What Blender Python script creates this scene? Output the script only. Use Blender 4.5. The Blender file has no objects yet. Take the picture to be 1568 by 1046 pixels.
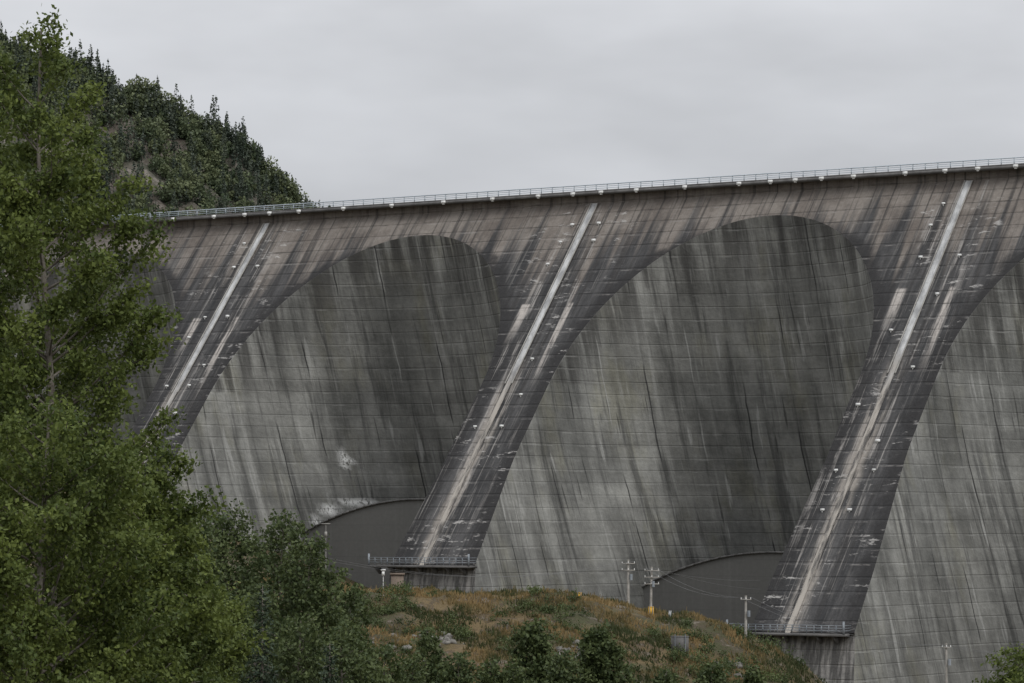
import bpy, math, random
import numpy as np
from mathutils import Vector, noise as mnoise
random.seed(4); rng=np.random.default_rng(7)
scene=bpy.context.scene
F=5358.0
def bx(b,Y): return (b-784)*Y/F      # lateral offset of a compass bearing at range Y
def bz(e,Y): return (804-e)*Y/F
# ------------------------------------------------------------ mesh helpers
def link(o,parent=None):
    scene.collection.objects.link(o)
    if parent: o.parent=parent
    return o
def empty(name):
    e=bpy.data.objects.new(name,None); e.empty_display_size=1; return link(e)
def mesh_quads(name,V,Q,mats=(),mi=None,uvs=None,uv2=None,attrs=None,smooth=False,parent=None):
    V=np.asarray(V,dtype=np.float32).reshape(-1,3); Q=np.asarray(Q,dtype=np.int32).reshape(-1,4)
    me=bpy.data.meshes.new(name)
    me.vertices.add(len(V)); me.vertices.foreach_set('co',V.ravel())
    me.loops.add(Q.size); me.loops.foreach_set('vertex_index',Q.ravel())
    me.polygons.add(len(Q)); me.polygons.foreach_set('loop_start',np.arange(0,Q.size,4,dtype=np.int32))
    me.update(calc_edges=True)
    for m in mats: me.materials.append(m)
    if mi is not None: me.polygons.foreach_set('material_index',np.asarray(mi,dtype=np.int32))
    if smooth: me.polygons.foreach_set('use_smooth',np.ones(len(Q),dtype=bool))
    for nm,u in (('UVMap',uvs),('loc',uv2)):
        if u is not None:
            l=me.uv_layers.new(name=nm); l.data.foreach_set('uv',np.asarray(u,dtype=np.float32)[Q.ravel()].ravel())
    if attrs:
        for k,(dom,a) in attrs.items():
            at=me.attributes.new(k,'FLOAT',dom); at.data.foreach_set('value',np.asarray(a,dtype=np.float32))
    me.update()
    return link(bpy.data.objects.new(name,me),parent)
class MB:
    def __init__(s): s.V=[];s.Q=[];s.n=0
    def add(s,V,Q):
        V=np.asarray(V,float).reshape(-1,3);Q=np.asarray(Q,int).reshape(-1,4)
        s.V.append(V);s.Q.append(Q+s.n);s.n+=len(V)
    def hexa(s,P):  # 8 pts bottom4, top4
        s.add(P,[[3,2,1,0],[4,5,6,7],[0,1,5,4],[1,2,6,5],[2,3,7,6],[3,0,4,7]])
    def box(s,c,d,ax=None):
        c=np.array(c,float); 
        A=np.eye(3) if ax is None else np.array(ax,float)
        P=[]
        for z in(-1,1):
            for x,y in((-1,-1),(1,-1),(1,1),(-1,1)):
                P.append(c+A[0]*x*d[0]/2+A[1]*y*d[1]/2+A[2]*z*d[2]/2)
        s.hexa(P)
    def tube(s,pts,rad,seg=6):
        pts=np.asarray(pts,float);V=[];Q=[]
        for i,p in enumerate(pts):
            t=pts[min(i+1,len(pts)-1)]-pts[max(i-1,0)];t=t/(np.linalg.norm(t)+1e-9)
            a=np.cross(t,[0,0,1.]) if abs(t[2])<.9 else np.cross(t,[1.,0,0])
            a/=np.linalg.norm(a);b=np.cross(t,a)
            for k in range(seg):
                th=2*math.pi*k/seg;V.append(p+rad[i]*(a*math.cos(th)+b*math.sin(th)))
        for i in range(len(pts)-1):
            for k in range(seg):
                k2=(k+1)%seg;Q.append([i*seg+k,i*seg+k2,(i+1)*seg+k2,(i+1)*seg+k])
        s.add(V,Q)
    def arrays(s): return np.concatenate(s.V),np.concatenate(s.Q)
    def obj(s,name,mat,parent=None,smooth=False):
        V,Q=s.arrays(); return mesh_quads(name,V,Q,[mat],parent=parent,smooth=smooth)
# ------------------------------------------------------------ node helper
class NB:
    def __init__(s,name):
        s.m=bpy.data.materials.new(name);s.m.use_nodes=True;s.t=s.m.node_tree
        s.b=s.t.nodes['Principled BSDF'];s.b.inputs['Roughness'].default_value=.9
        s.b.inputs['Specular IOR Level'].default_value=.2
    def n(s,ty): return s.t.nodes.new(ty)
    def put(s,sock,v):
        if isinstance(v,bpy.types.NodeSocket): s.t.links.new(v,sock)
        elif isinstance(v,(tuple,list)) and len(v)==3 and sock.type=='RGBA': sock.default_value=(*v,1)
        else: sock.default_value=v
    def math(s,op,a,b=0.,c=None,clamp=False):
        n=s.n('ShaderNodeMath');n.operation=op;n.use_clamp=clamp
        s.put(n.inputs[0],a);s.put(n.inputs[1],b)
        if c is not None:s.put(n.inputs[2],c)
        return n.outputs[0]
    def uv(s,name):
        n=s.n('ShaderNodeUVMap');n.uv_map=name;x=s.n('ShaderNodeSeparateXYZ');s.t.links.new(n.outputs[0],x.inputs[0]);return x.outputs[0],x.outputs[1]
    def vec(s,x,y,z=0.):
        n=s.n('ShaderNodeCombineXYZ');s.put(n.inputs[0],x);s.put(n.inputs[1],y);s.put(n.inputs[2],z);return n.outputs[0]
    def noise(s,v,scale=1.,detail=4.,rough=.55):
        n=s.n('ShaderNodeTexNoise');s.put(n.inputs['Vector'],v);n.inputs['Scale'].default_value=scale
        n.inputs['Detail'].default_value=min(detail,4.);n.inputs['Roughness'].default_value=rough;return n.outputs['Fac']
    def n2(s,x,y,sx,sy,off=0.,detail=4.,rough=.55):
        return s.noise(s.vec(s.math('MULTIPLY',x,sx),s.math('MULTIPLY',y,sy),off),1.,detail,rough)
    def ramp(s,v,a,b,lo=0.,hi=1.):
        n=s.n('ShaderNodeMapRange');n.interpolation_type='SMOOTHSTEP'
        s.put(n.inputs[0],v);s.put(n.inputs[1],a);s.put(n.inputs[2],b);s.put(n.inputs[3],lo);s.put(n.inputs[4],hi);return n.outputs[0]
    def mul(s,*a):
        r=a[0]
        for x in a[1:]: r=s.math('MULTIPLY',r,x)
        return r
    def mix(s,f,a,b,mode='MIX'):
        n=s.n('ShaderNodeMix');n.data_type='RGBA';n.blend_type=mode
        s.put(n.inputs[0],f);s.put(n.inputs[6],a);s.put(n.inputs[7],b);return n.outputs[2]
    def lines(s,v,period,width):   # 1 on the line
        f=s.math('FRACT',s.math('DIVIDE',v,period))
        d=s.math('ABSOLUTE',s.math('SUBTRACT',f,.5))
        return s.ramp(d,.5-width/period,.5-width/period*.3)
    def attr(s,name):
        n=s.n('ShaderNodeAttribute');n.attribute_name=name;return n.outputs['Fac']
    def pos(s): return s.n('ShaderNodeNewGeometry').outputs['Position']
    def done(s,col,bump=None,bd=.1,bs=.5):
        s.put(s.b.inputs['Base Color'],col)
        if bump is not None:
            n=s.n('ShaderNodeBump');n.inputs['Strength'].default_value=bs;n.inputs['Distance'].default_value=bd
            s.put(n.inputs['Height'],bump);s.t.links.new(n.outputs[0],s.b.inputs['Normal'])
        return s.m
# ---- concrete of the arch barrels
def mat_vault():
    b=NB('vault_concrete');u,v=b.uv('UVMap')
    big=b.n2(u,v,.05,.045,3.,5.,.65)
    col=b.mix(b.ramp(big,.35,.65),(.182,.183,.172),(.25,.249,.232))
    hue=b.n2(u,v,.10,.045,9.,4.,.65)
    col=b.mix(b.ramp(hue,.5,.70,0,.6),col,(.215,.208,.16))
    blo=b.n2(u,v,.16,.08,19.,5.,.7)
    col=b.mix(1.,col,b.mix(b.ramp(blo,.32,.68),(.76,.76,.76),(1.18,1.18,1.18)),'MULTIPLY')
    vr=b.math('FLOOR',b.math('DIVIDE',v,2.25));ur=b.math('FLOOR',b.math('DIVIDE',u,8.9))
    w=b.n('ShaderNodeTexWhiteNoise');w.noise_dimensions='2D';b.put(w.inputs['Vector'],b.vec(ur,vr))
    col=b.mix(1.,col,b.mix(w.outputs['Value'],(.89,.89,.89),(1.10,1.10,1.10)),'MULTIPLY')
    bd=b.n2(u,v,.06,.42,51.,4.,.6)
    col=b.mix(1.,col,b.mix(b.ramp(bd,.3,.7),(.89,.89,.89),(1.11,1.11,1.11)),'MULTIPLY')
    st=b.n2(u,v,.42,.026,1.,6.,.75)
    col=b.mix(b.ramp(st,.52,.70,0,.6),col,(.36,.36,.34))
    st2=b.n2(u,v,.36,.024,7.,6.,.75)
    col=b.mix(b.ramp(st2,.49,.66,0,.75),col,(.075,.075,.072))
    st3=b.n2(u,v,.13,.012,27.,3.,.6)
    col=b.mix(1.,col,b.mix(b.ramp(st3,.35,.65),(.80,.80,.80),(1.15,1.15,1.15)),'MULTIPLY')
    tv=b.n2(u,v,.9,.06,61.,2.,.5)
    col=b.mix(b.ramp(tv,.66,.72,0,.75),col,(.055,.055,.052))
    tp=b.n2(u,v,.5,.06,71.,3.,.5)
    col=b.mix(b.ramp(tp,.64,.70,0,.55),col,(.42,.42,.40))
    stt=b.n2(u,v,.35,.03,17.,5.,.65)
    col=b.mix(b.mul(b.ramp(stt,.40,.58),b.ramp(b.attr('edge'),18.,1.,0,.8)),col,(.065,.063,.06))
    ln=b.lines(v,2.25,.12);br=b.n2(u,v,.16,.5,5.,4.,.7)
    col=b.mix(b.mul(ln,b.ramp(br,.50,.66,0.0,.4)),col,(.44,.44,.42))
    ln2=b.lines(b.math('ADD',v,.25),2.25,.14);br3=b.n2(u,v,.14,.5,25.,4.,.7)
    col=b.mix(b.mul(ln2,b.ramp(br3,.5,.66,0.04,.4)),col,(.07,.07,.07))
    uj=b.math('ADD',u,b.math('MULTIPLY',b.math('SUBTRACT',b.n2(u,v,.01,.10,2.,3.),.5),1.2))
    lj=b.lines(uj,8.9,.2);bj=b.n2(u,v,.12,.05,11.,2.)
    col=b.mix(b.mul(lj,b.ramp(bj,.50,.57,0.12,.9)),col,(.035,.035,.035))
    col=b.mix(b.mul(lj,b.ramp(bj,.45,.33,0,.5)),col,(.44,.44,.42))
    fn=b.n2(u,v,1.4,1.4,4.,7.,.8)
    col=b.mix(1.,col,b.mix(fn,(.62,.62,.62),(1.38,1.38,1.38)),'MULTIPLY')
    wt=b.mul(b.attr('lime'),b.ramp(b.n2(u,v,1.7,.8,6.,5.,.8),.42,.50))
    col=b.mix(wt,col,(.8,.8,.78))
    return b.done(col,b.math('ADD',b.math('MULTIPLY',ln2,-.6),fn),.15,.6)
def mat_face():
    b=NB('buttress_concrete');u,v=b.uv('UVMap');ul,_=b.uv('loc')
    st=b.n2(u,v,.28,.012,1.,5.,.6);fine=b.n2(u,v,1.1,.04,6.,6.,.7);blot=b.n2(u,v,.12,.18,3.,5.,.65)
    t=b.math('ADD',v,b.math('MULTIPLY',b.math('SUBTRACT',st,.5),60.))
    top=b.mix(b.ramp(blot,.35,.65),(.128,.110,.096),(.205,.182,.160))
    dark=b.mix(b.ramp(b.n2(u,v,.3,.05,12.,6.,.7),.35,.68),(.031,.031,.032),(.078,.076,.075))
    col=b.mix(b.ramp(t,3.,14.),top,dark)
    col=b.mix(b.mul(b.ramp(fine,.54,.7),b.ramp(v,10.,55.,.45,.28)),col,(.21,.2,.185))
    col=b.mix(b.ramp(b.n2(u,v,.7,.022,21.,6.,.7),.50,.64,0,.8),col,(.038,.036,.035))
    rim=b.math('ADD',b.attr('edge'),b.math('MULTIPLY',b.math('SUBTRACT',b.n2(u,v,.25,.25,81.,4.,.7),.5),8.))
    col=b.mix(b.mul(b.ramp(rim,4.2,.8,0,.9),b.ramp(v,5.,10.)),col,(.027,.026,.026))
    au=b.math('ABSOLUTE',b.math('ADD',ul,b.math('MULTIPLY',b.math('SUBTRACT',b.n2(u,v,.02,.2,14.,4.),.5),2.2)))
    br=b.n2(u,v,.5,.07,31.,6.,.8)
    col=b.mix(b.mul(b.ramp(au,2.4,.7),b.ramp(v,26.,40.),b.ramp(br,.42,.56,0.0,.8)),col,(.32,.29,.255))
    cols2=b.n2(u,v,.9,.03,91.,4.,.8)
    col=b.mix(b.mul(b.ramp(b.math('ABSOLUTE',ul),9.,3.),b.ramp(cols2,.53,.61,0,.7),b.ramp(b.n2(u,v,.2,.1,95.,4.,.7),.42,.55)),col,(.32,.30,.278))
    s2=b.ramp(b.math('ABSOLUTE',b.math('SUBTRACT',ul,5.0)),.75,.5)
    s2=b.mul(s2,b.ramp(v,19.,19.6),b.ramp(v,36.,24.))
    s3=b.ramp(b.math('ABSOLUTE',b.math('ADD',ul,4.6)),1.2,.6)
    s3=b.mul(s3,b.ramp(v,19.,19.4),b.ramp(v,28.,20.))
    col=b.mix(b.mul(b.math('MAXIMUM',s2,s3),b.ramp(b.n2(u,v,1.3,.12,41.,5.,.7),.38,.56,.1,.9)),col,(.42,.385,.35))
    sm=b.mul(b.ramp(b.n2(u,v,.22,.9,101.,5.,.8),.57,.64),b.ramp(b.n2(u,v,.07,.12,105.,3.),.47,.56),b.ramp(b.math('ABSOLUTE',ul),14.,8.))
    col=b.mix(b.math('MULTIPLY',sm,.75),col,(.38,.365,.345))
    br2=b.n2(u,v,.22,.5,5.,4.,.7)
    ln=b.lines(v,2.25,.15)
    col=b.mix(b.mul(ln,b.ramp(br2,.5,.66,0.02,.45)),col,(.27,.255,.24))
    ln2=b.lines(b.math('ADD',v,.3),2.25,.18)
    col=b.mix(b.mul(ln2,b.ramp(br2,.55,.3,.1,.65)),col,(.025,.025,.025))
    ped=b.attr('ped')
    pc=b.mix(b.ramp(b.n2(u,v,1.2,.12,111.,5.,.7),.4,.62),(.09,.087,.083),(.25,.24,.225))
    col=b.mix(ped,col,pc)
    fn=b.n2(u,v,1.6,1.6,4.,7.,.8)
    col=b.mix(1.,col,b.mix(fn,(.58,.58,.58),(1.42,1.42,1.42)),'MULTIPLY')
    return b.done(col,b.math('ADD',b.math('MULTIPLY',ln2,-.7),fn),.2,.7)
def simple(name,c1,c2,scale=1.,rough=.9,metal=0.,detail=5.):
    b=NB(name);f=b.noise(b.pos(),scale,detail,.6)
    b.b.inputs['Roughness'].default_value=rough;b.b.inputs['Metallic'].default_value=metal
    return b.done(b.mix(b.ramp(f,.3,.7),c1,c2))
def mat_plain_wall():
    b=NB('plug_concrete');u,v=b.uv('UVMap')
    col=b.mix(b.n2(u,v,.06,.06,1.,4.),(.115,.113,.106),(.15,.147,.138))
    col=b.mix(b.ramp(b.n2(u,v,.8,.03,3.,4.),.5,.8,0,.3),col,(.2,.2,.19))
    fn=b.n2(u,v,1.4,1.4,4.,7.,.75);col=b.mix(1.,col,b.mix(fn,(.8,.8,.8),(1.2,1.2,1.2)),'MULTIPLY')
    ln=b.lines(v,3.,.1);col=b.mix(b.math('MULTIPLY',ln,.2),col,(.07,.07,.07))
    return b.done(col)
m_vault=mat_vault();m_face=mat_face();m_plug=mat_plain_wall()
m_deck=simple('deck_concrete',(.10,.097,.094),(.16,.155,.15),.5)
m_rail=simple('galvanised_rail',(.38,.43,.47),(.48,.53,.57),.3,.6)
m_white=simple('white_paint',(.66,.66,.64),(.82,.82,.8),2.,.6)
m_steel=simple('grey_steel',(.16,.18,.2),(.28,.3,.32),1.,.6)
m_lightc=simple('pale_concrete',(.22,.21,.195),(.33,.32,.295),.6)
m_wood=simple('pole_wood',(.24,.225,.2),(.38,.36,.33),2.)
m_wire=simple('wire_metal',(.14,.14,.14),(.22,.22,.22),1.)
m_yellow=simple('yellow_paint',(.5,.28,.04),(.62,.36,.05),2.,.6)
m_rock=simple('rock_stone',(.06,.056,.05),(.2,.19,.17),1.5)
def mat_stair():
    b=NB('stair_concrete');u,v=b.uv('UVMap')
    c=b.mix(b.ramp(b.n2(u,v,.5,.2,2.,6.,.75),.35,.65),(.26,.26,.26),(.54,.54,.53))
    low=b.mix(b.ramp(b.n2(u,v,.6,.12,5.,6.,.75),.38,.58),(.10,.094,.088),(.37,.34,.30))
    return b.done(b.mix(b.ramp(b.math('ADD',v,b.math('MULTIPLY',b.n2(u,v,.1,.3,9.),12.)),34.,44.),c,low))
m_stair=mat_stair()
# ------------------------------------------------------------ dam frame
SL=.833;BATT=.36;SP=76.;RISE=36.;HA=30.8
def W(s,y,h): return (15.3+.83*s+.558*y, 642-.558*s+.83*y, h)
AX=((.83,-.558,0),(.558,.83,0),(0,0,1))
H0=59.
dbase={-3:30,-2:42,-1:55,0:65.8,1:75.8,2:84,3:92}
BI=[-3,-2,-1,0,1,2,3]
G0=SL+BATT;DF=4.4+RISE/G0
def shf(d): return 1.3+max(0,d-45)*.035
def rr(d):
    k=1-(d-4.4)*G0/RISE
    if k>=1: return 0.
    r=HA*math.sqrt(1-k*k) if k>0 else HA
    return r if d<48 else r-np.interp(d,[48,66,85,110],[0,1.6,2.6,4])
th=np.linspace(0,math.pi/2,60)
rows=list(4.4+RISE/G0*(1-np.cos(th)))+list(np.arange(DF+1,111,1.))
rows=np.array(rows)
def grid_quads(nr,nc):
    i=np.arange(nr-1)[:,None];j=np.arange(nc-1)[None,:];a=i*nc+j
    return np.stack([a,a+nc,a+nc+1,a+1],-1).reshape(-1,4)
def FY(d,db): return -SL*d if d<=db+.01 else -SL*db+.35-.22*(d-db)
dam=empty('multiple_arch_dam')
for bi in BI:
    db=dbase[bi];R=np.concatenate([[0,1.5,3,3.8],rows[rows<db],[db,db+.02],rows[rows>db+.5]])
    NC=57;V=[];U=[];U2=[];ED=[];PD=[]
    for d in R:
        w=38. if d<=4.4 else 38-rr(d)
        y=FY(d,db)
        for q in np.linspace(-1,1,NC):
            s=w*q+shf(d);V.append(W(bi*SP+s,y,H0-d));U.append((bi*SP+s,d));U2.append((s,d))
            ED.append((w-abs(w*q)) if d>4.4 else 20.);PD.append(1. if d>db+.01 else 0.)
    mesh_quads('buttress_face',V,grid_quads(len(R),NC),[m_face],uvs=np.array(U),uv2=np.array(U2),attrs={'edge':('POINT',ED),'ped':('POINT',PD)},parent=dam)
V=[];U=[];ss=np.linspace(-260,260,261)
for h in(H0,H0+1.6):
    for s in ss: V.append(W(s,0,h));U.append((s,H0-h))
mesh_quads('crest_wall',V,grid_quads(2,len(ss)),[m_face],uvs=np.array(U),uv2=np.array(U)+[[20,0]],attrs={'edge':('POINT',np.full(len(V),30.)),'ped':('POINT',np.zeros(len(V)))},parent=dam)
# barrels: inclined elliptical cylinders cut by the buttress plane
tt=np.linspace(0,math.pi/2,400)
def arctab(a,b_):
    x=a*np.sin(tt);y=b_*np.cos(tt);return x,np.concatenate([[0],np.cumsum(np.hypot(np.diff(x),np.diff(y)))])
for bi in BI[:-1]:
    V=[];U=[];lime=[];ED=[]
    dl,dr=dbase[bi],dbase[bi+1];nw,na=10,80
    for d in rows:
        r=max(rr(d),.01);c=bi*SP+38+shf(d);yc=-SL*4.4+BATT*(d-4.4)
        FL=FY(d,dl);FR=FY(d,dr);D=yc+SL*d
        pts=[]
        if d<DF-1e-3:
            tx,tu=arctab(HA,RISE)
            kk=[0]*nw+list(range(na+1))+[na]*nw
            for j,k in enumerate(kk):
                x=-r*math.cos(math.pi*k/na)
                y=yc-RISE*(1-math.sqrt(max(0,1-(x/HA)**2)))
                pts.append((c+x,y,math.copysign(np.interp(abs(x),tx,tu),x),D-(yc-y)))
        else:
            rise=RISE+.5*(D-RISE);ys=max(yc-rise,max(FL,FR));rise=yc-ys
            tx,tu=arctab(r,rise);ue=tu[-1]
            for k in range(nw): pts.append((c-r,FL+(ys-FL)*k/nw,-ue-(ys-FL)*(1-k/nw),30))
            for k in range(na+1):
                x=-r*math.cos(math.pi*k/na);pts.append((c+x,ys+rise*math.sqrt(max(0,1-(x/r)**2)),math.copysign(np.interp(abs(x),tx,tu),x),30))
            for k in range(1,nw+1): pts.append((c+r,ys+(FR-ys)*k/nw,ue+(ys-FR)*k/nw,30))
        for s,y,u,e in pts:
            p=W(s,y,H0-d);V.append(p);U.append((u+100+bi*223.3,d));ED.append(e)
            X=784+p[0]*F/p[1];Yp=804-p[2]*F/p[1];m=0
            if bi==-1:
                for (ax,ay,rx,ry) in((547,770,30,7),(505,781,14,9),(524,706,7,17),(541,704,6,9),(485,797,8,5)):
                    m=max(m,1.3-((X-ax)/rx)**2-((Yp-ay)/ry)**2)
            lime.append(min(1,max(0,m)))
    nc=len(pts)
    mesh_quads('arch_barrel',V,grid_quads(len(rows),nc),[m_vault],uvs=np.array(U),attrs={'lime':('POINT',lime),'edge':('POINT',ED)},smooth=True,parent=dam)
# plug walls
peak={-3:32,-2:15,-1:4.8,0:-4.8,1:-14,2:-24}
for bi in BI[:-1]:
    V=[];U=[];n=40;V2=MB()
    sl=np.linspace(bi*SP+6,bi*SP+71,n)
    hs=[peak[bi]-.0087*(s-(bi*SP+42))**2 for s in sl]
    for lv in range(2):
        for s,h in zip(sl,hs):
            z=h if lv else h-40;V.append(W(s,-8,z));U.append((s,z))
    mesh_quads('plug_wall',V,grid_quads(2,n),[m_plug],uvs=np.array(U),parent=dam)
    for k in range(n-1):
        V2.hexa([W(sl[k],-8.4,hs[k]-.1),W(sl[k+1],-8.4,hs[k+1]-.1),W(sl[k+1],-4,hs[k+1]-.1),W(sl[k],-4,hs[k]-.1),
           W(sl[k],-8.4,hs[k]+.2),W(sl[k+1],-8.4,hs[k+1]+.2),W(sl[k+1],-4,hs[k+1]+.2),W(sl[k],-4,hs[k]+.2)])
    V2.obj('plug_coping',m_deck,dam)
# deck slab, kerb, railing
mb=MB();mb.box(W(0,3.2,60.75),(520,10,.5),AX);mb.box(W(0,-1.62,61.12),(520,.28,.24),AX)
mb.box(W(0,8,61.3),(520,.3,.8),AX);mb.obj('crest_road_deck',m_deck,dam)
mb=MB()
for h in(62.25,61.9,61.55): mb.box(W(0,-1.62,h),(520,.1 if h<62 else .18,.09 if h<62 else .18),AX)
for s in np.arange(-258,258,2.4): mb.box(W(s,-1.62,61.74),(.12,.12,.96),AX)
for h in(62.25,61.8): mb.box(W(0,7.9,h),(520,.1,.12),AX)
mb.obj('crest_railing',m_rail,dam)
mb=MB()
for b in[75,140,210,275,337,384,422,467,535,609,688,763,833,886,929,983,1057,1140,1188,1226,1266,1315,1394,1455,1505,1563,1640]:
    t=(b-784)/F; s=(t*642-15.3)/(.83+.558*t)
    mb.box(W(s,-1.95,60.8),(.8,.4,.5),AX); mb.box(W(s,-1.9,60.45),(.4,.3,.25),AX)
mb.obj('deck_light_fixtures',m_white,dam)
# stairs on the buttresses
for bi in BI:
    db=dbase[bi];V=[];U=[];st=.25;n=int(db/st)
    for k in range(n+1):
        d=st*k;w=.6 if d<32 else .5
        for (dd,off) in((d,.28),(d+st,.28)):
            y=-SL*d-off
            for q in(-1,1): V.append(W(bi*SP+q*w,y,H0-dd));U.append((bi*SP+q*w,d))
    nr=len(V)//2
    mesh_quads('buttress_stairs',V,grid_quads(nr,2),[m_stair],uvs=np.array(U),parent=dam)
    mb=MB()
    for q in(-1,1):
        a=np.array(W(bi*SP+q*.72,-.3,H0));e=np.array(W(bi*SP+q*.72,-SL*34-.3,H0-34))
        mb.tube([a,e],[.15,.13],4)
    mb.obj('stair_kerbs',m_lightc,dam)
    mb=MB();rd=random.Random(bi+50);d=4.
    while d<db*.8:
        for q in(-1,1):
            if rd.random()<.6:
                s=bi*SP+q*(2.2+rd.random()*1.8);p=np.array(W(s,-SL*d-.3,H0-d));k=rd.uniform(.75,1.15)
                mb.box(p,(.6*k,.4,.4*k),AX);mb.box(p-[0,0,.28],(.14,.3,.35),AX)
        d+=3.+rd.random()*3.8
    mb.obj('stair_lamps',m_white,dam)
    F0=-SL*db;mb=MB();mr=MB();hp=H0-db;hw=10.4
    mb.box(W(bi*SP+.5,F0-.7,hp-.25),(2*hw,2.6,.4),AX)
    for s in np.linspace(-hw+1.5,hw-1.5,7):
        mb.hexa([W(bi*SP+s-.12,F0-.2,hp-1.6),W(bi*SP+s+.12,F0-.2,hp-1.6),W(bi*SP+s+.12,F0+.5,hp-1.6),W(bi*SP+s-.12,F0+.5,hp-1.6),
                 W(bi*SP+s-.12,F0-1.8,hp-.46),W(bi*SP+s+.12,F0-1.8,hp-.46),W(bi*SP+s+.12,F0+.5,hp-.46),W(bi*SP+s-.12,F0+.5,hp-.46)])
    for h in(.45,.85,1.25): mr.box(W(bi*SP+.5,F0-1.9,hp+h),(2*hw,.1,.1),AX)
    for s in np.arange(-hw,hw+.1,1.3):
        mr.box(W(bi*SP+.5+s,F0-1.9,hp+.62),(.12,.1,1.3),AX)
    for q in(-1,1):
        for h in(.45,.85,1.25): mr.box(W(bi*SP+.5+q*hw,F0-.7,hp+h),(.08,2.4,.08),AX)
        mr.box(W(bi*SP+.5+q*hw,F0-1.9,hp+.9),(.25,.25,2.),AX)
    mb.obj('base_platform',m_deck,dam);mr.obj('platform_railing',m_steel,dam)
# ------------------------------------------------------------ ground
RX=[-400,-60,-17.8,-10,5,8.7,20,25,30,34,38,60,300];RH=[2,-4,-7.5,-7.6,-8.4,-9,-10.4,-12,-14.2,-17,-21,-30,-34]
BX=[-300,-100,-50,-15,10,50,300];BH=[40,12,-3,-17,-24,-34,-40]
NY=[-100,5,30,70,150,250,330,400];NH=[-1.7,-1.7,-4,-7,-14,-24,-30,-36]
def fbm(x,y,sc,seed=0.,o=4): return mnoise.fractal(Vector((x/sc,y/sc,seed)),1.,2.,o)
def G(X,Y,nz=True):
    R=np.interp(X,RX,RH);N=np.interp(Y,NY,NH);B=np.interp(X,BX,BH)
    f=R-.30*max(0,400-Y)
    g=max(N,f) if Y<400 else R
    if Y>404:
        t=min(1,(Y-404)/70);t=t*t*(3-2*t);g=R*(1-t)+B*t
    if Y>760:
        t=min(1,(Y-760)/600);g=g*(1-t)-45*t
    if nz and Y>20:
        a=1. if abs(X)<400 and Y<800 else 0
        g+=a*(.8*fbm(X,Y,14.,1.)+.55*fbm(X,Y,3.5,2.)*(1 if 280<Y<460 else 0))
    return g
xs=np.unique(np.concatenate([-np.geomspace(90,6000,30),np.linspace(-90,-50,20),np.arange(-50,60,.8),np.linspace(60,90,12),np.geomspace(90,6000,30)]))
ys=np.unique(np.concatenate([[-300,-100,-30],np.linspace(0,330,60),np.arange(330,420,.8),np.linspace(420,700,60),np.geomspace(700,9000,30)]))
V=[(x,y,G(x,y)) for y in ys for x in xs]
def mat_ground():
    b=NB('hillside_grass');p=b.pos()
    a=b.noise(p,.09,5.,.6);c=b.noise(p,.5,6.,.7);e=b.noise(p,3.,5.,.7)
    col=b.mix(b.ramp(a,.4,.6),(.055,.055,.026),(.13,.095,.048))
    col=b.mix(b.ramp(c,.45,.6,0,.8),col,(.065,.05,.033))
    col=b.mix(b.ramp(c,.58,.68,0,.85),col,(.18,.155,.125))
    col=b.mix(1.,col,b.mix(e,(.5,.5,.5),(1.4,1.4,1.4)),'MULTIPLY')
    return b.done(col,e,.3,.8)
m_ground=mat_ground()
q=grid_quads(len(ys),len(xs))[:,::-1]
mesh_quads('ground',V,q,[m_ground],smooth=True)
# ------------------------------------------------------------ foliage
def leaf_mat(name,lo,hi,tr=.35):
    b=NB(name);r=b.attr('rnd')
    c=b.mix(r,lo,hi)
    b.put(b.b.inputs['Base Color'],c);b.b.inputs['Roughness'].default_value=.6
    t=b.n('ShaderNodeBsdfTranslucent');b.put(t.inputs['Color'],c)
    m=b.n('ShaderNodeMixShader');m.inputs[0].default_value=tr
    b.t.links.new(b.b.outputs[0],m.inputs[1]);b.t.links.new(t.outputs[0],m.inputs[2])
    out=[n for n in b.t.nodes if n.type=='OUTPUT_MATERIAL'][0];b.t.links.new(m.outputs[0],out.inputs[0])
    return b.m
m_leafA=leaf_mat('birch_leaves',(.04,.062,.018),(.155,.19,.046),.33)
m_leafB=leaf_mat('dark_leaves',(.032,.05,.02),(.10,.125,.045),.25)
m_leafC=leaf_mat('spruce_needles',(.02,.035,.022),(.055,.075,.042),.1)
m_leafE=leaf_mat('far_needles',(.036,.05,.038),(.085,.10,.07),.1)  # distance haze mixed into the colour: paler and greyer than the near spruce
m_leafD=leaf_mat('far_leaves',(.045,.066,.036),(.14,.16,.08),.2)  # lightened towards grey-green, so the haze sits in the leaf colour itself
m_grass=leaf_mat('dry_grass',(.045,.055,.02),(.25,.175,.08),.3)
m_bark=simple('bark',(.10,.085,.07),(.22,.2,.17),3.)
def leaf_quads(C,L,wr=.6,up=.3):
    n=len(C);a=rng.normal(size=(n,3));a/=np.linalg.norm(a,axis=1)[:,None]
    nn=rng.normal(size=(n,3));nn[:,2]+=up;b=np.cross(a,nn);b/=np.linalg.norm(b,axis=1)[:,None]+1e-9
    L=L*(.6+.8*rng.random(n))[:,None]
    V=np.stack([C-a*L/2,C+b*L*wr/2,C+a*L/2,C-b*L*wr/2],1).reshape(-1,3)
    return V,np.arange(4*n).reshape(-1,4)
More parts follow.
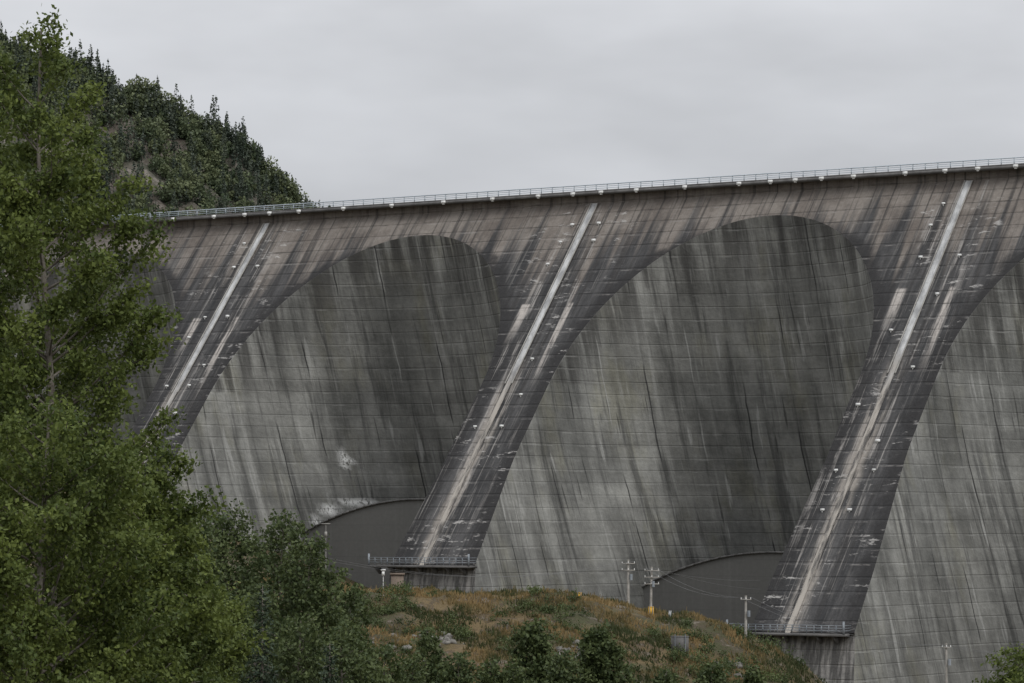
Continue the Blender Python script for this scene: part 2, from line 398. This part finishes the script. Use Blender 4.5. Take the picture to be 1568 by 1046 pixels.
def tree(name,X,Y,top,prof,nl,L,mat,nb=90,el=.8,spread=.2,base=None,tr=.12,seed=0,twigs=5):
    """prof: list (distance below top, crown radius)"""
    rd=random.Random(seed);g=G(X,Y) if base is None else base;H=top-g
    pd=[p[0] for p in prof];pr=[p[1] for p in prof];mb=MB()
    lean=[rd.uniform(-.02,.02),rd.uniform(-.02,.02)]
    def tk(z): return np.array([X+lean[0]*z+.12*math.sin(z*.5+seed),Y+lean[1]*z,g+z])
    zz=np.linspace(-.3,H*.985,16);mb.tube([tk(z) for z in zz],[tr*(1-.93*max(0,z)/H)+.012 for z in zz],7)
    segs=[]
    dmax=min(pd[-1],H*.97)
    for i in range(nb):
        dt=dmax*((i+.5)/nb)**.85;z=H-dt;R=np.interp(dt,pd,pr)*rd.uniform(.55,1.15)
        az=i*2.399+rd.uniform(-.5,.5);e=el*rd.uniform(.6,1.3)
        zs=max(z-R*e*.7,H*.04);p0=tk(zs);dr=np.array([math.cos(az),math.sin(az),0])
        P=[p0+dr*R*t+np.array([0,0,R*e*(t**1.2)])+np.array([rd.gauss(0,.04),rd.gauss(0,.04),0])*R*t for t in(0,.3,.6,.85,1.)]
        r0=tr*.33*(1-.8*zs/H)+.01
        mb.tube(P,[r0,r0*.75,r0*.5,r0*.3,.006],4)
        P=np.array(P);segs.append((P[1],P[3],spread*.8,.45*R));segs.append((P[3],P[4],spread*.7,.45*R))
        for k in range(twigs):
            t=rd.uniform(.3,1.);j=min(int(t*4),3);q0=P[j]+(P[j+1]-P[j])*rd.random()
            ln=R*rd.uniform(.18,.42)*(1.2-.5*t);v=dr*rd.uniform(.2,1)+np.array([rd.gauss(0,.6),rd.gauss(0,.6),rd.uniform(.1,1.1)]);v/=np.linalg.norm(v)
            q1=q0+v*ln;mb.tube([q0,q1],[.012,.005],3);segs.append((q0,q1,spread,ln*1.6))
    A=np.array([s[0] for s in segs]);B=np.array([s[1] for s in segs]);S=np.array([s[2] for s in segs]);w=np.array([s[3] for s in segs])
    idx=rng.choice(len(segs),nl,p=w/w.sum());t=rng.random(nl)**.7
    C=A[idx]+(B[idx]-A[idx])*t[:,None]+rng.normal(size=(nl,3))*S[idx][:,None]*[1,1,.75]
    cl=np.array([rd.random() for _ in segs]);rnd=np.clip(.65*cl[idx]+.35*rng.random(nl),0,1)
    lv,lq=leaf_quads(C,L);tv,tq=mb.arrays()
    V=np.concatenate([tv,lv]);Q=np.concatenate([tq,lq+len(tv)])
    mi=np.r_[np.zeros(len(tq)),np.ones(len(lq))];rn=np.r_[np.zeros(len(tq)),rnd]
    return mesh_quads(name,V,Q,[m_bark,mat],mi=mi,attrs={'rnd':('FACE',rn)})
def conifer(name,X,Y,top,R,nl,L,mat,seed=0):
    rd=random.Random(seed);g=G(X,Y);H=top-g;mb=MB()
    mb.tube([(X,Y,g-.3),(X,Y,g+H*.5),(X,Y,top)],[.18,.1,.015],6)
    nb=int(H*9);br=[]
    for i in range(nb):
        f=(i+.5)/nb;z=top-f*H*.95;r=R*(f**.8)*rd.uniform(.7,1.1)+.08;az=i*2.4+rd.random()
        d=np.array([math.cos(az),math.sin(az),-.25]);p=np.array([X,Y,z]);mb.tube([p,p+d*r],[.03,.008],3);br.append((p,p+d*r,r))
    A=np.array([b[0] for b in br]);B=np.array([b[1] for b in br]);w=np.array([b[2]**1.3 for b in br])
    idx=rng.choice(len(br),nl,p=w/w.sum());t=rng.random(nl)**.7
    C=A[idx]+(B[idx]-A[idx])*t[:,None]+rng.normal(size=(nl,3))*[.12,.12,.1]
    lv,lq=leaf_quads(C,L,.45);tv,tq=mb.arrays()
    return mesh_quads(name,np.concatenate([tv,lv]),np.concatenate([tq,lq+len(tv)]),[m_bark,mat],mi=np.r_[np.zeros(len(tq)),np.ones(len(lq))],
        attrs={'rnd':('FACE',np.r_[np.zeros(len(tq)),rng.random(len(lq))])})
# large birches at the left
tree('birch_tree',bx(82,70),70,bz(28,70),[(0,.12),(.8,1.0),(2.4,1.45),(4.2,1.8),(6.0,2.25),(7.2,2.0),(9,2.1),(12,2.6),(15,2.6)],100000,.10,m_leafA,nb=105,el=.95,spread=.15,seed=4,twigs=6)
tree('birch_tree',bx(-35,72),72,bz(80,72),[(0,.1),(.8,.8),(3,1.7),(5,2.4),(9,2.7),(13,2.8)],70000,.1,m_leafA,nb=100,el=.9,spread=.16,seed=5)
tree('birch_tree',bx(225,76),76,bz(660,76),[(0,.1),(.5,.6),(1.5,1.2),(3,1.6),(5,2.0),(7,2.0)],55000,.1,m_leafA,nb=90,el=.8,spread=.15,seed=8)
tree('birch_tree',bx(70,66),66,bz(610,66),[(0,.1),(.7,.9),(2,2.0),(4,2.6),(6,2.6)],50000,.095,m_leafA,nb=80,el=.8,spread=.15,seed=9)
tree('birch_tree',bx(300,82),82,bz(850,82),[(0,.1),(.5,.4),(1.5,.8),(3,.9),(5,1.0)],22000,.1,m_leafA,nb=60,el=.8,spread=.15,seed=12)
# darker alders in the hollow
for i,(b,e,Y,rp,n) in enumerate([(285,790,190,60,16000),(355,780,205,58,16000),(425,787,200,55,16000),(468,830,190,52,14000),(508,875,200,46,12000),
        (395,905,170,55,14000),(320,900,160,60,14000),(455,945,165,55,14000),(545,900,240,36,9000),(520,960,185,50,12000),(590,985,250,36,8000),(560,990,200,45,10000),(655,962,345,34,8000),
        (630,1005,330,42,8000),(700,1000,340,36,7000),(750,1012,345,34,6000),(815,952,362,38,9000),(914,962,365,36,9000),(862,1000,350,38,7000),(960,1022,352,34,5000),(1020,1026,356,34,4500),(1090,1018,362,36,5000),(1150,1022,366,30,4000),(790,1015,345,34,5000)]):
    R=rp*Y/F;s=Y/F
    tree('alder_tree' if Y<300 else 'alder_bush',bx(b,Y),Y,bz(e,Y),[(0,.25*R),(22*s,.6*R),(55*s,.9*R),(110*s,R),(260*s,R*1.05),(300*s,R)],n,6.3*s,m_leafB,nb=60,el=.5,spread=.14+R*.09,seed=20+i,tr=.15,twigs=6)
conifer('spruce_tree',bx(505,160),160,bz(985,160),1.5,9000,.19,m_leafC,1)
conifer('spruce_tree',bx(402,150),150,bz(897,150),1.4,9000,.18,m_leafC,2)
tree('birch_tree',bx(1560,100),100,bz(990,100),[(0,.15),(.4,.6),(1,1.0),(2,1.3),(4,1.4)],14000,.11,m_leafA,nb=50,el=.5,spread=.14,seed=77,tr=.06)
# grass tufts on the bank
n=120000;GX=rng.uniform(-32,40,n);GY=rng.uniform(352,408,n)
keep=np.array([fbm(x,y,5.,8.)>-.3+.5*random.random() for x,y in zip(GX,GY)]);GX=GX[keep];GY=GY[keep];n=len(GX)
GZ=np.array([G(x,y) for x,y in zip(GX,GY)]);h=rng.uniform(.12,.5,n)*(1+.8*(rng.random(n)>.95));lx=rng.normal(0,.12,n);w=rng.uniform(.04,.12,n)
an=rng.random(n)*3.14;cx,cy=np.cos(an)*w,np.sin(an)*w
V=np.stack([np.c_[GX-cx,GY-cy,GZ-.05],np.c_[GX+cx,GY+cy,GZ-.05],np.c_[GX+lx+cx*.3,GY+lx,GZ+h],np.c_[GX+lx-cx*.3,GY+lx,GZ+h]],1).reshape(-1,3)
rn=np.array([.42+1.6*fbm(x,y,9.,3.)+.8*fbm(x,y,2.5,13.) for x,y in zip(GX,GY)])+rng.normal(0,.15,n)
mesh_quads('grass_tufts',V,np.arange(4*n).reshape(-1,4),[m_grass],attrs={'rnd':('FACE',np.clip(rn,0,1))})
C=[];R_=[]
for i in range(1400):
    x=rng.uniform(-30,40);y=rng.uniform(350,403)
    if fbm(x,y,9.,5.)<(.08 if y>390 else -.08): continue
    r=rng.uniform(.3,1.0)*(1.3 if rng.random()<.2 else 1);k=int(150*r);C.append(np.array([x,y,G(x,y)+r*.4])+rng.normal(size=(k,3))*[r*.5,r*.5,r*.4]);R_.append(np.clip(rng.random()*.8+.3*rng.random(k),0,1))
C=np.concatenate(C);V,Q=leaf_quads(C,.22)
mesh_quads('scrub_bushes',V,Q,[m_leafB],attrs={'rnd':('FACE',np.concatenate(R_))})
# rocks
mb=MB();rd=random.Random(2)
def rock(mb,c,r,sd):
    n,m=6,8;V=[];Q=[]
    for i in range(n+1):
        for j in range(m):
            a=math.pi*i/n;b=2*math.pi*j/m;v=Vector((math.sin(a)*math.cos(b),math.sin(a)*math.sin(b),math.cos(a)*.7))
            k=r*(1+.6*mnoise.noise(v*1.7+Vector((sd,0,0))));V.append(np.array(c)+np.array(v)*k)
    for i in range(n):
        for j in range(m): Q.append([i*m+j,(i+1)*m+j,(i+1)*m+(j+1)%m,i*m+(j+1)%m])
    mb.add(V,Q)
for (x,y,k,sp) in((-8.3,385,30,1.3),(6.5,381,20,1.2),(15.5,374,10,2.5),(-12,379,8,1.5),(23,386,8,2)):
    for i in range(k):
        X=x+rd.gauss(0,sp);Y=y+rd.gauss(0,sp);rock(mb,(X,Y,G(X,Y)+.02),rd.uniform(.15,.65),rd.random()*90)
mb.obj('rock_pile',m_rock)
# ------------------------------------------------------------ distant mountain
MX=[-900,-500,-190,-175,-160,-140,-125,-110,-100,-92,-86,-76,-60,0,900]
ME=[-60,-40,42,72,97,138,175,205,228,250,280,318,355,420,520]
def MH(X): return (804-np.interp(X,MX,ME))*1300/F-5
def mh(X,Y):
    h=MH(X+.06*(1300-Y))-abs(1300-Y)*(.55 if Y<1300 else .4)
    return h+7*fbm(X,Y,60.,3.)+4*fbm(X,Y,14.,5.)
xs=np.concatenate([np.linspace(-900,-260,30),np.arange(-255,-20,2.5),np.linspace(-20,900,30)]);ys=np.concatenate([np.arange(1000,1320,2.5),np.linspace(1330,1700,20)])
V=[(x,y,mh(x,y)) for y in ys for x in xs]
b=NB('mountain_rock');p=b.pos();a=b.noise(p,.03,5.);c=b.noise(p,.25,6.,.7)
col=b.mix(b.ramp(a,.4,.6),(.07,.068,.052),(.10,.084,.07));col=b.mix(b.ramp(c,.5,.62),col,(.17,.15,.132));col=b.mix(b.ramp(b.noise(p,.9,4.,.7),.5,.6,0,.6),col,(.045,.052,.034));m_mt=b.done(col,c,1.5,.8)
mesh_quads('mountain',V,grid_quads(len(ys),len(xs))[:,::-1],[m_mt],smooth=True)
Vs=[];Qs=[];Rs=[];Ms=[];nn=0
def addleaf(V,Q,r,m):
    global nn
    Vs.append(V);Qs.append(Q+nn);nn+=len(V);Rs.append(r);Ms.append(np.full(len(Q),m))
cnt=0
for i in range(5600):
    x=rng.uniform(-270,-58);y=rng.uniform(1130,1300) if i%9 else rng.uniform(1292,1303)
    # cleared rocky ledges run obliquely down the slope
    dn=fbm((x*.8+y*.6)*.45,(-x*.6+y*.8)*1.5,20.,11.);br=fbm(x,y,18.,31.)
    if dn<-.24+.22*rng.random() and y<1285: continue
    z=mh(x,y)
    if z<75: continue
    cnt+=1;t=rng.random()
    if (br>-.05 and t<.75) or t<.35:
        Hh=rng.uniform(4,10);k=110;u=rng.normal(size=(k,3));u/=np.linalg.norm(u,axis=1)[:,None];u*=(rng.random((k,1))**.35)
        tone=rng.random()*.75+.4*br
        wd=rng.uniform(.28,.45)
        C=np.array([x,y,z+Hh*.55])+u*[Hh*wd,Hh*wd,Hh*.46];V,Q=leaf_quads(C,1.1,.7);addleaf(V,Q,np.clip(tone+.25*u[:,2]+.2*rng.random(k),0,1),1)
    else:
        Hh=rng.uniform(5,12) if rng.random()<.85 else rng.uniform(11,16);k=int(9*Hh);wd=rng.uniform(.13,.22);f=rng.random(k)**.75;az=rng.random(k)*6.283;r=Hh*wd*(f**.9)*rng.random(k)**.4+.05
        C=np.c_[x+np.cos(az)*r,y+np.sin(az)*r,z+Hh*(1-f*.92)];V,Q=leaf_quads(C,1.0,.5);addleaf(V,Q,np.clip(rng.random()*.7+.3*rng.random(k),0,1),0)
        mbt=MB();mbt.tube([(x,y,z),(x,y,z+Hh)],[.14,.05],3);tv,tq=mbt.arrays();addleaf(tv,tq,np.zeros(len(tq)),0)
mesh_quads('mountain_forest',np.concatenate(Vs),np.concatenate(Qs),[m_leafE,m_leafD],mi=np.concatenate(Ms),attrs={'rnd':('FACE',np.concatenate(Rs))})
# ------------------------------------------------------------ poles, wires, small things
def pole(b,e_top,Y,arm=1.6,lean=0.,n=2):
    X=bx(b,Y);zt=bz(e_top,Y);g=G(X,Y)-.3;root=empty('utility_pole');mb=MB();mb.tube([(X,Y,g),(X+lean,Y,zt)],[.17,.12],8);mb.obj('shaft',m_wood,root)
    mb=MB()
    for k in range(n): mb.box((X+lean,Y-.2,zt-.45-k*.8),(arm,.12,.11))
    mb.obj('crossarms',m_wood,root);mb=MB()
    for k in range(n):
        for q in(-.45,0,.45) : mb.tube([(X+lean+q*arm,Y-.2,zt-.39-k*.8),(X+lean+q*arm,Y-.2,zt-.2-k*.8)],[.05,.03],6)
    mb.obj('insulators',m_white,root);mb=MB();mb.tube([(X+.33,Y-.2,zt-2.4),(X+.33,Y-.2,zt-1.7)],[.17,.17],8);mb.obj('transformer',m_steel,root)
    return np.array([X+lean,Y,zt])
p1=pole(962,857,412);p2=pole(996,868,418,1.8,.15,3);p3=pole(1142,912,398,1.2,0,1);p4=pole(1449,985,380,1.,0,1)
mb=MB()
def wire(a,b_,sag=1.2,r=.014):
    t=np.linspace(0,1,16)[:,None];P=a+(b_-a)*t;P[:,2]-=sag*4*(t[:,0]*(1-t[:,0]));mb.tube(P,[r]*16,3)
far=np.array(W(67.5,-57,-9.5));lft=np.array([bx(300,300),300,bz(800,300)]);rt=np.array([60.,360.,-12.])
for o in(-.6,.6):
    v=np.array([o,0,-.2]);wire(p1+v,p2+v,.3);wire(p2+v,far+v*[0,1,o*6],.5);wire(p2+v,p3+v,1.);wire(lft+v,p1+v,3.);wire(p3+v,p4+v,1.5);wire(p4+v,rt+v,1.)
mb.obj('overhead_wires',m_wire)
def bollard(b,Y,w,h,mat,name):
    X=bx(b,Y);g=G(X,Y);root=empty(name);mb=MB();mb.box((X,Y,g+h*.5-.1),(w,w*.7,h+.2));mb.box((X,Y,g+h+.04),(w*1.04,w*.74,.08));mb.obj('body',mat,root)
    mb=MB();mb.tube([(X-w*.3,Y-w*.4,g-.3),(X-w*.3,Y-w*.4,g+h*1.2)],[.04,.04],6);mb.tube([(X+w*.3,Y-w*.4,g-.3),(X+w*.3,Y-w*.4,g+h*1.2)],[.04,.04],6);mb.obj('legs',m_steel,root)
bollard(887,402,.6,.7,m_yellow,'yellow_marker_box');bollard(997,402,.6,.9,m_yellow,'yellow_marker_box');bollard(1026,400,.3,.7,m_white,'white_marker_post')
bollard(1041,388,1.9,1.6,m_deck,'concrete_utility_box')
p=np.array(W(-1,-60,-13.));root=empty('brick_pillar');mb=MB();mb.box(p+[-.4,0,1.8],(2.1,2,5.6));mb.box(p+[-.4,0,4.7],(2.5,2.4,.3));mb.obj('shaft',simple('brown_block',(.13,.10,.08),(.2,.16,.13),1.),root)
root=empty('street_lamp');mb=MB();q=p+[-2.8,0,0];mb.tube([q-[0,0,2],q+[0,0,5.4]],[.09,.06],6);mb.box(q+[0,-.2,5.4],(.8,.5,.25));mb.box(q+[0,-.2,4.8],(.45,.3,.7));mb.obj('post_and_head',m_white,root)
Xl,Yl=bx(499,560),560;root=empty('street_lamp');mb=MB();mb.tube([(Xl,Yl,G(Xl,Yl)),(Xl,Yl,bz(802,560))],[.09,.06],6);mb.box((Xl,Yl,bz(802,560)),(1.4,.3,.15));mb.box((Xl,Yl,bz(818,560)),(.4,.4,.8));mb.obj('post_and_head',m_lightc,root)
# ------------------------------------------------------------ light
w=bpy.data.worlds.new('World');scene.world=w;w.use_nodes=True;nt=w.node_tree;nt.nodes.clear()
out=nt.nodes.new('ShaderNodeOutputWorld');sky=nt.nodes.new('ShaderNodeTexSky');sky.sky_type='NISHITA';sky.sun_disc=False
el,az=math.radians(44),math.radians(136)
sky.sun_elevation=el;sky.sun_rotation=az
b1=nt.nodes.new('ShaderNodeBackground');b1.inputs[1].default_value=.08;nt.links.new(sky.outputs[0],b1.inputs[0])
tc=nt.nodes.new('ShaderNodeTexCoord');sp=nt.nodes.new('ShaderNodeSeparateXYZ');nt.links.new(tc.outputs['Generated'],sp.inputs[0])
cr=nt.nodes.new('ShaderNodeValToRGB');nt.links.new(sp.outputs[2],cr.inputs[0]);E=cr.color_ramp.elements
E[0].position=0.;E[0].color=(.50,.51,.545,1);E[1].position=1.;E[1].color=(1.62,1.65,1.72,1)
for pz,cc in((.09,(.56,.57,.60)),(.15,(.69,.70,.73)),(.3,(.88,.90,.93))):
    e=E.new(pz);e.color=(*cc,1)
mp=nt.nodes.new('ShaderNodeMapping');mp.inputs['Scale'].default_value=(7,7,20);nt.links.new(tc.outputs['Generated'],mp.inputs[0])
no=nt.nodes.new('ShaderNodeTexNoise');no.inputs['Scale'].default_value=1.3;no.inputs['Detail'].default_value=4;nt.links.new(mp.outputs[0],no.inputs[0])
mr=nt.nodes.new('ShaderNodeMapRange');mr.inputs[1].default_value=.3;mr.inputs[2].default_value=.7;mr.inputs[3].default_value=.86;mr.inputs[4].default_value=1.14;nt.links.new(no.outputs[0],mr.inputs[0])
mx=nt.nodes.new('ShaderNodeMix');mx.data_type='RGBA';mx.blend_type='MULTIPLY';mx.inputs[0].default_value=1;nt.links.new(cr.outputs[0],mx.inputs[6]);nt.links.new(mr.outputs[0],mx.inputs[7])
b2=nt.nodes.new('ShaderNodeBackground');nt.links.new(mx.outputs[2],b2.inputs[0])
ms=nt.nodes.new('ShaderNodeMixShader');ms.inputs[0].default_value=.93;nt.links.new(b1.outputs[0],ms.inputs[1]);nt.links.new(b2.outputs[0],ms.inputs[2]);nt.links.new(ms.outputs[0],out.inputs[0])
sd=bpy.data.lights.new('sun','SUN');sd.energy=1.35;sd.angle=math.radians(22);sd.color=(1,.98,.95);so=link(bpy.data.objects.new('sun',sd))
dv=Vector((math.sin(az)*math.cos(el),math.cos(az)*math.cos(el),math.sin(el)));so.rotation_euler=dv.to_track_quat('Z','Y').to_euler()
scene.view_settings.view_transform='Standard';scene.view_settings.look='None';scene.view_settings.exposure=0
cd=bpy.data.cameras.new('camera');cam=link(bpy.data.objects.new('camera',cd));cam.rotation_euler=(math.pi/2,0,0)
cd.sensor_width=36;cd.lens=36*F/1568;cd.shift_y=281/1568;cd.clip_start=.5;cd.clip_end=20000
scene.camera=cam
print('forest',cnt)
